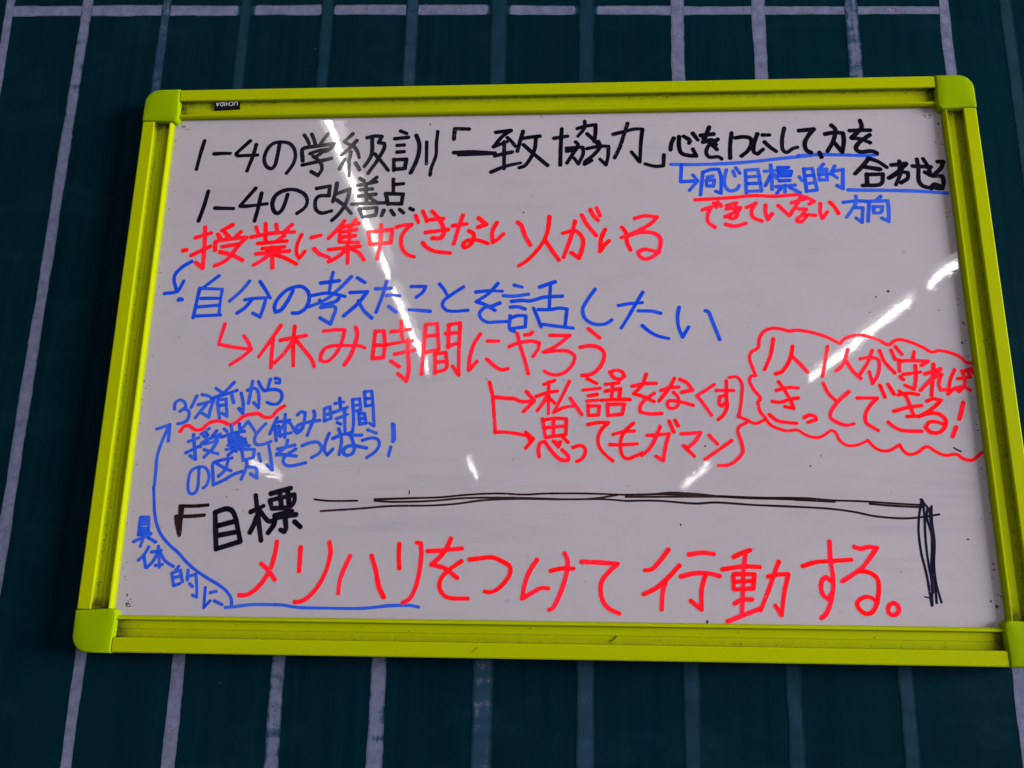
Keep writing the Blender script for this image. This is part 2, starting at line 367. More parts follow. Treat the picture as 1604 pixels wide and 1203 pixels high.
  'B41 -3799,973 -3886,919 -3960,833 -3968,768 -3928,649;B40 -4053,613 -3917,639 -3862,751;B40 -3887,553 -3861,551;B40 -3895,540 -3852,542;B40 -3486,808 -3638,680;B40 -3678,669 -3697,509 -3715,345;B40 -3673,669 -3435,657 -3443,529 -3443,376;B40 -3651,557 -3446,556;B40 -3682,461 -3448,481;B40 -3707,361 -3569,366 -3427,372;B40 -3151,746 -3229,639 -3345,523;B40 -3038,740 -2975,654 -2915,558;B40 -3183,538 -3078,553 -2956,558 -2977,452 -3004,347 -3083,390;B40 -3107,538 -3171,453 -3251,391;B40 -2678,636 -2729,514 -2792,420 -2841,399 -2861,452 -2842,525 -2759,631 -2661,678 -2579,678 -2514,619 -2498,534 -2531,439 -2598,392 -2663,388;B40 -2265,836 -2280,745 -2291,617;B40 -2389,719 -2193,744;B40 -2069,786 -2173,670 -2326,533 -2497,455;B40 -2471,581 -2301,607 -2122,569;B39 -2186,548 -2204,522 -2322,480;B39 -2386,528 -2353,486 -2371,449 -2230,459 -2211,432 -2233,344 -2255,267 -2370,335;B40 -2003,775 -1919,721;B39 -2069,611 -1888,620 -1981,489 -2123,354;B39 -1978,520 -1917,415 -1827,331;B39 -1804,651 -1638,656;B39 -1688,741 -1725,582 -1785,394;B39 -1685,577 -1615,581 -1549,571;B39 -1654,456 -1576,393;B39 -1428,675 -1278,674 -1306,611 -1373,554;B39 -1442,418 -1338,412 -1223,401;B39 -1134,700 -1087,641 -1045,567;B39 -884,666 -1025,567 -1083,515 -1096,463 -1050,411 -971,400 -832,410;B39 -753,608 -619,622 -480,616;B39 -526,701 -628,586 -746,503 -656,471 -551,408;B39 -503,487 -588,453 -655,440 -710,376 -694,324 -634,282 -536,282 -428,287;B39 -354,682 -275,660;B39 -467,567 -363,561 -210,581;B39 -382,504 -274,514 -195,508 -38,549 139,558;B39 -391,442 -312,444 -243,420;B38 -395,348 -393,199 -348,179;B38 -389,323 -321,348 -233,348 -237,229 -388,209;B39 66,716 -92,659;B39 21,695 13,569 7,424;B38 -106,414 12,413 119,428 188,418 167,228;B38 -155,430 -115,332 -76,229;B38 -56,254 51,238 250,212;B38 477,631 383,491 348,408 371,316 439,264 526,248 594,264 643,299;B38 713,453 830,473 956,483;B38 964,596 888,467 807,324 738,212;B38 915,395 1060,389 1137,368;B38 950,236 1025,170 1110,124 1210,99;B38 1327,429 1309,342 1314,220 1349,113 1415,219;B38 1590,392 1618,381 1652,289 1719,87'),
 ('red handwritten line with a hooked arrow below the blue line',
  'R44 -3369,271 -3393,162 -3413,53 -3294,27 -3070,-5;R43 -3154,140 -3108,78 -3065,-5 -3153,-87 -3270,-168;R44 -2776,253 -2842,139 -2978,-82;R43 -2844,108 -2847,-36 -2843,-199;R43 -2768,92 -2639,118 -2501,143;R43 -2629,242 -2629,45 -2611,-179;R43 -2637,87 -2707,-36 -2808,-149;R43 -2597,87 -2488,-37 -2422,-119 -2392,-190;R43 -2320,189 -2206,204 -2101,204 -2127,64 -2188,-68 -2272,-139 -2333,-124 -2332,-68 -2292,3 -2204,32 -2046,33 -1926,28 -1881,7;R43 -1988,229 -1968,157 -1995,13 -2037,-99 -2082,-170;R43 -1783,187 -1797,-105;R43 -1781,182 -1694,192 -1676,43 -1684,-95 -1797,-105;R43 -1775,38 -1656,37;R43 -1614,181 -1417,206;R43 -1520,294 -1510,175 -1490,73;R43 -1666,38 -1539,63 -1392,83;R43 -1568,-60 -1368,-14;R42 -1437,93 -1430,-60 -1418,-242 -1438,-342 -1524,-267;R42 -1604,-135 -1518,-191;R43 -1261,257 -1272,41 -1285,-272;R43 -1259,257 -1143,267 -1133,143 -1118,-5;R43 -1246,133 -1138,143;R43 -1259,-42 -1118,-10;R43 -1023,246 -1021,10;R42 -1024,251 -906,276 -911,-61 -905,-282 -971,-187;R43 -1050,158 -923,168;R43 -1026,25 -920,56;R42 -1156,-50 -1149,-262;R42 -1153,-61 -1044,-40 -1038,-212 -1144,-252;R42 -1138,-146 -1041,-137;R42 -697,152 -763,40 -798,-92 -809,-232 -724,-137;R42 -620,78 -508,77;R42 -626,-115 -547,-185 -479,-225 -411,-216;R42 -400,16 -337,46 -172,76 -95,56 -104,-5 -157,-86;R42 -241,142 -192,147 -168,168;R42 -319,158 -288,26 -249,-96 -204,-266;R42 17,136 216,136 80,25 -51,-41;R42 -36,-41 99,-26 205,-36 263,-87 243,-167 175,-246 80,-281 3,-266 -40,-241;R42 405,206 515,109;R42 321,9 417,24 513,3 560,-57 540,-157 472,-247 414,-276 338,-286;R41 615,-252 672,-232 739,-252 757,-296 709,-326 652,-306 615,-252'),
 ('small tilted blue handwritten note of three lines at the lower left',
  'B36 -3803,-635 -3800,-570 -3754,-540 -3701,-570 -3685,-620 -3745,-660;B36 -3704,-630 -3651,-660 -3652,-739 -3697,-778 -3751,-788;B36 -3584,-500 -3631,-620;B36 -3531,-485 -3460,-500 -3427,-530;B36 -3559,-590 -3405,-550 -3426,-629 -3437,-719 -3510,-679;B36 -3480,-590 -3575,-724;B36 -3393,-419 -3324,-465;B36 -3210,-359 -3314,-470 -3418,-520;B36 -3417,-530 -3283,-480 -3173,-440;B36 -3364,-560 -3327,-728;B36 -3356,-540 -3278,-530 -3250,-709 -3303,-679;B36 -3340,-600 -3272,-590;B36 -3222,-490 -3195,-570;B36 -3125,-470 -3095,-579 -3091,-679 -3135,-629;B36 -3064,-440 -3011,-415 -2960,-440 -2938,-520 -2934,-619 -2988,-569;B36 -3018,-344 -3028,-450 -3041,-574;B36 -2958,-349 -2923,-410 -2890,-445;B36 -2836,-324 -2857,-430;B36 -2890,-445 -2792,-430 -2722,-450 -2701,-519 -2741,-579 -2799,-584 -2850,-564;B36 -2787,-314 -2742,-324 -2738,-364 -2778,-359;B35 -3617,-970 -3518,-930;B35 -3575,-901 -3552,-1023 -3529,-1149 -3586,-1115;B35 -3633,-1086 -3513,-1023;B35 -3497,-896 -3420,-837;B35 -3466,-915 -3440,-925;B35 -3493,-1023 -3478,-984 -3301,-895 -3343,-964;B35 -3427,-906 -3450,-876;B35 -3343,-861 -3377,-915;B35 -3448,-993 -3323,-964 -3364,-1042 -3443,-1129;B35 -3451,-1052 -3391,-1071 -3305,-1095;B35 -3267,-841 -3235,-866;B35 -3202,-802 -3180,-876;B35 -3115,-787 -3103,-866;B35 -3029,-767 -3090,-846;B35 -3288,-925 -3174,-885 -3059,-865;B35 -3206,-963 -3042,-943;B35 -3211,-1007 -3007,-1006;B35 -3135,-885 -3122,-1070;B35 -3227,-1051 -3064,-1021;B35 -3139,-1051 -3201,-1109;B35 -3171,-924 -3083,-924;B35 -3105,-1002 -2992,-1011;B35 -3209,-934 -3114,-905;B35 -3194,-983 -3029,-977;B35 -3170,-1031 -3080,-1050;B35 -3024,-767 -2985,-816 -2935,-885;B35 -2846,-787 -2912,-865 -2945,-933 -2930,-992 -2871,-1001 -2777,-967;B35 -2733,-726 -2762,-800 -2793,-888;B35 -2751,-810 -2724,-956;B35 -2653,-691 -2639,-926;B35 -2735,-770 -2600,-750;B35 -2655,-790 -2715,-888;B35 -2638,-760 -2597,-780 -2543,-848 -2495,-848 -2477,-828;B35 -2694,-907 -2580,-878;B35 -2712,-809 -2684,-917;B35 -2526,-696 -2489,-662 -2449,-676 -2452,-760 -2475,-848 -2521,-882 -2548,-853 -2508,-799 -2413,-770 -2297,-750;B35 -2362,-657 -2350,-701 -2381,-809 -2412,-906;B35 -2257,-632 -2248,-760;B35 -2255,-630 -2200,-612 -2182,-730 -2248,-755;B35 -2243,-691 -2185,-681;B35 -2153,-577 -2066,-562;B35 -2108,-523 -2092,-622;B35 -2166,-671 -2024,-617;B35 -2128,-735 -2019,-690;B35 -2052,-632 -2033,-857;B35 -2116,-774 -2081,-789;B35 -1975,-538 -1952,-759 -1956,-856;B35 -1973,-535 -1903,-528 -1886,-641 -1963,-661;B35 -1957,-597 -1899,-592;B35 -1858,-458 -1840,-602;B35 -1856,-453 -1785,-448 -1762,-611 -1742,-807 -1791,-778;B35 -1844,-528 -1776,-523;B35 -1840,-602 -1773,-592;B35 -1903,-681 -1888,-788;B35 -1902,-676 -1845,-680 -1825,-778 -1888,-788;B35 -1891,-734 -1833,-729;B35 -2702,-1043 -2531,-1004;B35 -2608,-955 -2618,-1014 -2708,-1096;B35 -2707,-1101 -2640,-1100 -2508,-1114;B35 -2518,-1042 -2628,-1129 -2633,-1177 -2592,-1210 -2506,-1205 -2411,-1181;B35 -2453,-1008 -2378,-979 -2301,-974 -2259,-1022 -2274,-1080 -2353,-1128;B35 -2191,-886 -2215,-954 -2228,-1051 -2196,-1103 -2142,-1041;B35 -2149,-935 -2074,-900 -1960,-876;B35 -2097,-837 -2061,-954 -2076,-1098;B35 -1979,-876 -1944,-973 -1926,-1030 -1947,-1088 -2004,-1103 -2034,-1079 -2022,-1031 -1961,-1006 -1806,-1030;B35 -1987,-900 -1862,-900;B35 -1802,-846 -1714,-880;B35 -1849,-953 -1764,-929 -1696,-943 -1679,-1001 -1718,-1068 -1796,-1126;B35 -1555,-787 -1545,-884 -1543,-962;B35 -1540,-797 -1531,-942;B34 -1563,-1019 -1582,-1106;B35 -3483,-1242 -3476,-1345 -3476,-1424 -3494,-1480 -3537,-1496 -3569,-1457 -3577,-1346 -3558,-1266 -3497,-1230 -3432,-1229 -3387,-1273 -3372,-1337 -3389,-1408 -3418,-1436;B35 -3158,-1136 -3277,-1161 -3343,-1189 -3336,-1297 -3321,-1404 -3225,-1360 -3133,-1304 -3048,-1271;B35 -3195,-1168 -3219,-1256 -3277,-1320;B35 -3306,-1193 -3220,-1240 -3157,-1264;B35 -3069,-1047 -3056,-1095 -3042,-1160;B35 -3053,-1047 -2939,-1047 -2940,-1127;B35 -3034,-1156 -2955,-1135;B35 -3009,-1167 -3001,-1207 -3019,-1279 -3045,-1347;B35 -2996,-1223 -2906,-1239 -2888,-1334 -2953,-1295;B35 -2891,-1091 -2864,-1167;B35 -2798,-998 -2767,-1118 -2740,-1254 -2796,-1206'),
 ('wavy red underline below the first line of the tilted blue note',
  'R39 -3717,-867 -3683,-818 -3635,-808 -3571,-847 -3502,-847 -3430,-783 -3344,-758 -3284,-768 -3212,-797 -3155,-777 -3073,-708 -2996,-688 -2928,-683 -2866,-718 -2798,-718 -2735,-648 -2670,-604'),
 ('long curved blue arrow with a vertical blue word running down the lower left',
  'B34 -3962,-843 -3900,-823 -3833,-798;B34 -3833,-798 -3829,-877 -3829,-965;B34 -3833,-798 -3885,-946 -3924,-1121 -3921,-1266 -3918,-1412;B32 -3923,-1432 -3897,-1602 -3884,-1677 -3851,-1789 -3790,-1900 -3702,-1991 -3598,-2072 -3513,-2154 -3409,-2234 -3289,-2305 -3159,-2375 -3078,-2436 -3035,-2498 -3024,-2569;B31 -3083,-2578 -2982,-2568 -2844,-2549 -2609,-2546;B31 -2607,-2546 -2542,-2547 -2392,-2567 -2116,-2572 -1749,-2568 -1563,-2548;B31 -1576,-2549 -1503,-2541 -1303,-2537 -1225,-2550;B33 -4017,-1734 -4020,-1902;B33 -4008,-1729 -3935,-1729 -3921,-1882;B33 -4018,-1762 -3941,-1762;B33 -4013,-1799 -3937,-1794;B33 -4013,-1837 -3932,-1836;B33 -4014,-1869 -3928,-1864;B33 -4020,-1902 -3897,-1887;B33 -4060,-1967 -3978,-1929 -3896,-1891;B33 -3967,-1938 -3987,-2012;B33 -3916,-1928 -3839,-1969;B32 -3900,-2016 -3947,-2103 -3989,-2145;B32 -3936,-2112 -3909,-2212;B32 -3805,-2010 -3772,-2211;B32 -3870,-2066 -3772,-2047;B32 -3803,-2065 -3845,-2157 -3895,-2212;B32 -3779,-2074 -3722,-2147 -3635,-2200;B32 -3812,-2193 -3747,-2183;B32 -3583,-2200 -3608,-2236;B32 -3642,-2264 -3610,-2380;B32 -3641,-2262 -3560,-2236 -3529,-2343;B32 -3610,-2380 -3556,-2362;B32 -3628,-2309 -3550,-2290;B32 -3485,-2235 -3484,-2325;B32 -3487,-2298 -3405,-2270 -3383,-2387 -3373,-2485 -3417,-2467;B32 -3457,-2361 -3426,-2387;B31 -3298,-2394 -3293,-2581 -3238,-2518;B32 -3246,-2443 -3187,-2429;B31 -3196,-2518 -3118,-2552'),
 ('red handwritten note of two lines with forked arrows in the right middle',
  'R40 -592,-359 -561,-492 -544,-659 -526,-872;R40 -546,-507 -426,-521 -340,-526 -273,-556 -140,-546;R40 -221,-453 -140,-546 -248,-658;R39 -531,-867 -422,-867 -223,-900 -147,-933;R39 -223,-866 -147,-933 -222,-1024;R39 -204,-900 -184,-947;R40 60,-339 -45,-379;R39 3,-354 -1,-677;R40 -121,-502 -6,-462 89,-448;R40 -6,-482 -54,-570 -111,-648;R40 3,-511 60,-570;R39 208,-349 136,-502 51,-667 146,-619 250,-599;R40 217,-521 278,-609 330,-686;R40 390,-320 480,-369;R40 346,-438 517,-418;R40 398,-497 483,-482;R40 383,-550 487,-541;R39 392,-594 396,-696;R39 394,-599 505,-599 495,-691 396,-696;R40 570,-379 703,-364;R40 569,-448 716,-423 705,-511;R40 641,-379 629,-511;R39 525,-542 752,-531 808,-535;R39 586,-579 589,-696;R39 588,-584 751,-579 730,-681 589,-696;R39 -58,-731 -29,-918;R39 -56,-745 60,-726 178,-730 173,-889 -24,-918;R39 -44,-822 173,-803;R39 51,-735 51,-899;R39 -90,-1109 -99,-1042 -81,-976 -34,-961 13,-1032 70,-1099 126,-1141 191,-1145 196,-1108 135,-1042;R39 51,-956 98,-1013 117,-961;R39 79,-966 98,-994;R39 135,-908 192,-965;R39 243,-1017 322,-998 360,-1031 354,-1088 321,-1135 279,-1154;R39 390,-788 494,-768 592,-768 521,-840 487,-926 500,-1012 555,-1087 628,-1148;R39 637,-886 745,-857 843,-852;R38 836,-775 745,-862 711,-938 705,-1024 731,-1108 777,-1127 842,-1103 917,-1070;R39 603,-988 705,-990 868,-980;R40 835,-397 954,-372 1068,-367;R40 976,-274 935,-377 848,-475 941,-504 1043,-553;R39 1050,-470 950,-543 905,-611 909,-660 993,-679 1115,-674;R40 1117,-441 1208,-412 1292,-407;R40 1253,-318 1198,-417 1095,-548;R39 1309,-328 1370,-358 1427,-436 1319,-460;R39 1239,-460 1279,-504 1286,-572 1247,-619 1191,-616 1174,-572 1194,-548 1287,-553 1426,-591;R39 1641,-382 1583,-421 1467,-494 1538,-591 1603,-692;R39 1661,-441 1830,-441;R39 1764,-343 1757,-494 1756,-610 1719,-687 1666,-735;R39 1738,-494 1691,-504 1683,-582 1705,-601 1744,-562;R39 973,-895 1182,-880 1151,-975 1118,-1144 1050,-1102;R39 1096,-808 1041,-937 983,-1032 912,-1093;R39 1187,-751 1229,-860;R39 1247,-746 1273,-798;R38 1303,-879 1489,-865 1430,-955 1363,-1012;R38 1322,-998 1419,-1101;R38 1571,-893 1645,-978;R38 1785,-944 1666,-1029 1523,-1128;R33 1794,-309 1870,-304 1913,-368 1906,-494 1879,-649 1862,-706 1939,-735 2020,-773 2114,-739;R33 1937,-764 1861,-811 1850,-849 1880,-972 1884,-1057 1825,-1132 1740,-1184 1649,-1190'),
 ('red cloud outline drawn round the note at the right edge',
  'R36 2124,-724 2073,-648 2060,-561 2085,-522 2021,-425 1989,-338 2005,-298 2053,-289 2025,-200 2003,-101 2029,-42 2093,-2 2113,98 2160,168 2247,203 2341,193 2415,172 2482,182 2622,161 2759,116 2849,71 2898,40 2944,85 3041,125 3153,124;R35 3153,123 3273,80 3375,26 3430,65 3496,80 3595,50 3710,-5 3783,-50 3854,-35 3953,-55 4049,-99 4106,-158 4147,-163;R34 2120,-719 2166,-786 2237,-823 2327,-847 2420,-837 2490,-880 2561,-908 2634,-907 2700,-870 2748,-841 2783,-860 2821,-944 2881,-986 2972,-986 3085,-939;R34 3085,-939 3142,-1005 3202,-1037 3274,-1037 3383,-980 3409,-1036 3459,-1073 3532,-1059 3637,-998 3713,-1044 3798,-1081 3906,-1071 3964,-1113 4042,-1126 4110,-1080 4149,-1052'),
 ('red handwritten note of two lines inside the drawn cloud',
  'R40 2250,92 2210,-82 2145,-225;R40 2434,12 2406,-102 2353,-201 2302,-255 2250,-271;R40 2425,-92 2503,-181 2563,-255;R39 2777,11 2738,-152 2704,-299;R39 2972,-24 2924,-152 2882,-211 2838,-241;R39 2944,-133 3000,-241 3072,-319;R39 3085,-118 3188,-104 3256,-124 3262,-202 3236,-290 3182,-372 3161,-251;R39 3209,-30 3156,-153 3066,-280;R39 2273,-352 2335,-455 2384,-561 2402,-623 2321,-604;R39 2248,-440 2357,-411 2459,-416;R39 2199,-551 2273,-561 2386,-527 2451,-517;R39 2163,-686 2233,-743 2315,-762 2420,-771;R39 2497,-714 2540,-690 2603,-704 2610,-733 2530,-761;R39 2703,-367 2750,-474 2809,-541;R38 2945,-454 2826,-560 2753,-666 2749,-713 2818,-766 2898,-789 2968,-775;R38 3022,-517 3215,-517 3134,-598 3085,-684 3083,-760 3125,-798 3193,-840;R39 3281,-34 3317,-147 3407,-264;R39 3393,-29 3421,-118;R39 3438,6 3495,-74;R39 3613,-49 3596,-118;R39 3455,-245 3455,-147 3530,-138 3741,-143 3672,-187;R39 3421,-123 3475,-137;R39 3488,-279 3656,-255;R39 3612,-187 3605,-303 3578,-429 3495,-390;R39 3453,-303 3483,-332;R39 3788,-177 3762,-333 3736,-487;R39 3699,-274 3852,-221 3770,-304 3636,-439;R39 3778,-313 3855,-275 3817,-371 3828,-439 3883,-429;R39 3795,-236 3836,-284;R39 3983,-231 3931,-333 3892,-477 3947,-429;R39 4005,-323 4125,-304;R39 4058,-255 4062,-381 3999,-453 3966,-419 4050,-405 4109,-439;R39 4050,-246 4161,-236;R39 4107,-231 4119,-285;R39 4136,-217 4157,-265;R39 3252,-390 3287,-506;R39 3331,-381 3377,-477;R38 3434,-448 3492,-506 3519,-602 3546,-697;R39 3417,-487 3515,-468 3609,-482;R38 3360,-649 3500,-611 3625,-592;R38 3482,-701 3600,-698;R38 3295,-759 3353,-810 3423,-839 3602,-847;R38 3684,-549 3745,-525 3821,-539 3755,-601 3676,-659 3590,-701;R38 3590,-701 3703,-668 3783,-677 3840,-734 3822,-809 3763,-858 3691,-857 3642,-810 3684,-758 3748,-753 3826,-781;R45 4027,-563 3999,-649 3972,-724;R45 3930,-809 3889,-898'),
 ('bold black handwritten heading at the lower left with an opening bracket',
  'K49 -3275,-1675 -3229,-2030;K50 -3272,-1675 -3158,-1641 -3098,-1669 -2995,-1955 -3215,-2025;K50 -3228,-1805 -3089,-1767;K50 -3209,-1897 -3060,-1868;K50 -2917,-1668 -2798,-1611;K50 -2883,-1508 -2841,-1718 -2792,-1944;K50 -2855,-1718 -2877,-1793 -2908,-1867;K50 -2827,-1662 -2728,-1759 -2672,-1745;K50 -2732,-1489 -2540,-1434;K50 -2735,-1559 -2710,-1634 -2531,-1614 -2492,-1557 -2497,-1496 -2595,-1521 -2736,-1554;K50 -2647,-1474 -2616,-1614;K50 -2566,-1464 -2542,-1595;K50 -2676,-1703 -2508,-1658;K50 -2674,-1726 -2468,-1692;K50 -2672,-1745 -2678,-1791 -2728,-1870;K49 -2569,-1735 -2556,-1827 -2568,-1859 -2607,-1841;K49 -2472,-1762 -2416,-1809;N36 -3354,-1605 -3488,-1616 -3632,-1617;N36 -3382,-1704 -3515,-1716 -3659,-1718;N36 -3631,-1631 -3623,-1743 -3610,-1901;N36 -3606,-1631 -3608,-1743 -3607,-1882;N36 -3664,-1720 -3649,-1790 -3621,-1882'),
 ('thin brownish triple marker line ending in a scribbled corner above the goal',
  'N21 -2292,-1542 -2167,-1555 -1870,-1553;N21 -1697,-1538 -1351,-1525 -1046,-1513 -784,-1487 -481,-1473 -239,-1482 -18,-1471 342,-1468 744,-1478;N21 -1696,-1552 -1553,-1561 -1146,-1550 -843,-1522 -440,-1513 -138,-1517 262,-1525 461,-1513 660,-1482;N21 -2222,-1656 -1855,-1630 -1551,-1603 -1145,-1594 -903,-1577 -641,-1541 -339,-1525 62,-1526 560,-1523 743,-1537;N21 745,-1478 1023,-1470 1162,-1455 1398,-1464 1692,-1491 2024,-1497 2452,-1500 2703,-1518 2992,-1526 3278,-1544 3526,-1556;N21 745,-1498 1239,-1494 1633,-1492 1926,-1504 2218,-1508;N21 1023,-1470 1535,-1477;N21 1633,-1486 2121,-1504 2451,-1514;N21 2354,-1515 2721,-1532;N20 3047,-1549 3276,-1567 3524,-1577;N20 744,-1537 1041,-1533 1414,-1557 1591,-1546 1961,-1567 2311,-1580 2658,-1597 2887,-1625 3094,-1666 3360,-1683 3533,-1668 3679,-1644;V23 3534,-1505 3493,-1660 3473,-1808 3477,-2004 3504,-2197 3522,-2477;V23 3543,-1520 3541,-1669 3529,-1877 3532,-2120 3542,-2244 3527,-2472;V23 3580,-1580 3561,-1669 3588,-1827 3575,-1984 3556,-2119 3544,-2359;V23 3616,-1569 3605,-1709 3608,-1905 3582,-2100 3582,-2273 3611,-2448;V23 3594,-1629 3597,-1876 3577,-2061 3571,-2292 3567,-2453;V24 3524,-1505 3580,-1580;V23 3594,-1589 3593,-1728 3592,-1925;V14 3468,-2398 3515,-2411;V14 3626,-1651 3676,-1644'),
 ('large red handwritten sentence along the bottom',
  'R46 -2633,-1956 -2646,-2079 -2681,-2224 -2754,-2350 -2848,-2440 -2911,-2463 -2958,-2462;R46 -2770,-2166 -2699,-2224 -2626,-2313;R46 -2396,-2008 -2395,-2113 -2395,-2230;R45 -2116,-1956 -2100,-2046 -2116,-2164 -2154,-2281 -2220,-2397 -2306,-2487 -2378,-2518 -2415,-2519;R45 -1907,-2085 -1955,-2198 -1994,-2323 -2000,-2434;R45 -1697,-2081 -1648,-2224 -1613,-2366 -1562,-2463;R46 -1434,-1966 -1433,-2088 -1424,-2191;R45 -1263,-1951 -1226,-1955 -1217,-2067 -1233,-2247 -1264,-2380 -1314,-2477 -1377,-2513;R46 -1158,-2031 -992,-2020 -827,-2001;R45 -936,-1911 -974,-2002 -1045,-2093 -1117,-2156 -987,-2190 -865,-2278;R45 -828,-2122 -950,-2208 -1020,-2289 -1031,-2368 -988,-2438 -923,-2464 -760,-2466;R45 -751,-2106 -650,-2093 -532,-2083 -440,-2118 -366,-2166 -361,-2228 -401,-2299 -481,-2379 -553,-2407 -598,-2400;R44 -107,-2103 -175,-2206 -219,-2321 -245,-2461 -155,-2408 -65,-2363 2,-2364;R45 25,-2203 124,-2180 237,-2179;R44 156,-2038 183,-2095 178,-2202 142,-2334 88,-2466 43,-2544 12,-2558;R44 319,-2116 459,-2119 657,-2130 565,-2215 501,-2304 495,-2400 525,-2495 578,-2546 662,-2584;R44 1138,-1995 1049,-2107 975,-2178 912,-2188;R44 1236,-2140 1115,-2265 1006,-2353 898,-2406;R44 1101,-2291 1072,-2387 1058,-2543;R45 1333,-2038 1464,-2019 1561,-2031;R44 1250,-2241 1384,-2209 1517,-2212 1605,-2233;R43 1472,-2234 1436,-2348 1424,-2538 1330,-2462;R44 1902,-1992 1820,-2020 1747,-2056;R44 1639,-2171 1831,-2143 1981,-2146;R44 1855,-2037 1829,-2187 1815,-2361 1795,-2567;R44 1734,-2227 1731,-2353;R44 1743,-2214 1929,-2212 1912,-2342 1740,-2353;R44 1744,-2284 1912,-2273;R43 1733,-2482 1797,-2447 1893,-2442;R43 1660,-2642 1807,-2584 1967,-2522;R44 2161,-2096 2110,-2210 2057,-2341 1966,-2539;R43 2055,-2232 2145,-2214 2242,-2208 2195,-2373 2155,-2580 2104,-2495;R44 2381,-2133 2502,-2096 2626,-2086 2829,-2071;R43 2643,-1906 2639,-2091 2650,-2221 2639,-2351 2603,-2480 2552,-2574 2516,-2600;R43 2629,-2265 2588,-2231 2551,-2257 2532,-2326 2549,-2395 2590,-2429 2629,-2377;R44 2870,-1952 2925,-1969 2997,-1951 3075,-1959 2996,-2061 2918,-2149 2825,-2211 2733,-2268;R43 2881,-2175 2976,-2183 3050,-2234 3059,-2320 3029,-2457 2987,-2535 2925,-2557 2868,-2519 2851,-2460 2921,-2408 2981,-2411 3037,-2457;R43 3180,-2456 3134,-2482 3128,-2541 3160,-2566 3214,-2540 3216,-2481 3180,-2456'),
 ('small stray black dash above the right end of the cloud',
  'K15 3887,-1007 3916,-1027 3950,-1043'),
 ('small stray upright tick above the left end of the brownish bracket',
  'K10 -1360,-1451 -1359,-1487'),
]
CHALK = [  # x top, z top, x bottom, z bottom, width, coverage top, coverage bottom (0.1 mm)
 (-6489, 4881, -6439, 2340, 103, 0.85, 0.85),
 (-5518, 5053, -5509, -3172, 126, 0.72, 0.85),
 (-4545, 5023, -4543, -4819, 109, 0.5, 0.9),
 (-3584, 4992, -3560, -4793, 131, 0.25, 1.1),
 (-2602, 4961, -2581, -4768, 137, 0.2, 0.66),
 (-1591, 4929, -1616, -4743, 151, 0.45, 0.72),
 (-571, 4897, -623, -4717, 194, 0.18, 0.48),
 (436, 4865, 333, -4692, 169, 0.15, 0.42),
 (1481, 4831, 1306, -4667, 153, 0.8, 0.33),
 (2389, 4803, 2251, -4643, 144, 0.85, 0.32),
 (3430, 4770, 3272, -4616, 142, 0.6, 0.36),
 (4455, 4737, 4278, -4590, 105, 0.95, 0.85),
 (5131, 4716, 4958, -4573, 132, 0.25, 0.3),
]
CHALK_H = (-6508, 4294, -1640, 4183, 4401, 4010, 147)
PLATE = [(-3732, 2887), (-3441, 2898), (-3433, 2771), (-3717, 2757)]
SPECKS = [(3297, 531, 0.0011), (3423, 592, 0.0016), (3219, 369, 0.0008), (3903, 386, 0.0008), (2627, -1090, 0.0009), (2517, -1190, 0.0011), (1528, -1001, 0.001), (-83, 2635, 0.0009), (-268, 1499, 0.001), (-1300, 2564, 0.0009), (-4161, -342, 0.0013), (4127, 2472, 0.0013), (4140, 2230, 0.001), (1260, -1760, 0.001), (1473, -2653, 0.0016), (3914, -1874, 0.0011), (4099, -2477, 0.0015), (4053, -2432, 0.0011), (-3079, -1452, 0.0009), (4087, 45, 0.0012), (-3799, 2681, 0.0011), (-1532, 1264, 0.0007)]

# lamp rows: both ends of each tube, metres
LAMPS = [
    (-0.82, -1.25, -0.93, -3.55, 'lit tube lamp whose reflection starts at the top of the whiteboard, through the class motto'),
    (-0.95, -3.79, -1.01, -5.52, 'lit tube lamp mirrored in the middle of the long left streak on the whiteboard'),
    (-1.135, -10.15, -1.165, -11.75, 'lit tube lamp mirrored as the short bright mark above the drawn bracket line'),
    (2.150, -3.32, 2.135, -3.76, 'lit tube lamp mirrored close to the right frame below the small black line'),
    (2.14, -4.06, 2.055, -5.83, 'lit tube lamp mirrored across the top of the drawn red cloud'),
    (2.065, -10.4, 2.04, -12.6, 'lit tube lamp mirrored right of the forked red note and above the bracket line'),
    (-4.115, -10.2, -4.17, -11.65, 'lit tube lamp mirrored on the tilted blue note'),
]

# ------------------------------------------------------------------ chalkboard behind
U = 1e-4
Y_FRONT, Y_PANEL, Y_BACK, Y_CHALK = 0.0, 0.008, 0.0185, 0.0265

chalk = empty('chalkboard', (0, Y_CHALK, -0.9))
tag(chalk, 'dark green classroom chalkboard with worn white grid lines behind the whiteboard', 'chalkboard')


def local(o_parent, verts):
    L = o_parent.location
    return [(x - L[0], y - L[1], z - L[2]) for x, y, z in verts]


def box_verts(x0, x1, y0, y1, z0, z1):
    return [(x0, y0, z0), (x1, y0, z0), (x1, y1, z0), (x0, y1, z0), (x0, y0, z1), (x1, y0, z1), (x1, y1, z1), (x0, y1, z1)]


BOX_F = [(0, 1, 5, 4), (1, 2, 6, 5), (2, 3, 7, 6), (3, 0, 4, 7), (4, 5, 6, 7), (3, 2, 1, 0)]
mesh_obj('panel', local(chalk, box_verts(-1.8, 1.8, Y_CHALK, Y_CHALK + 0.02, -0.9, 0.9)), BOX_F, M_BOARD, chalk)


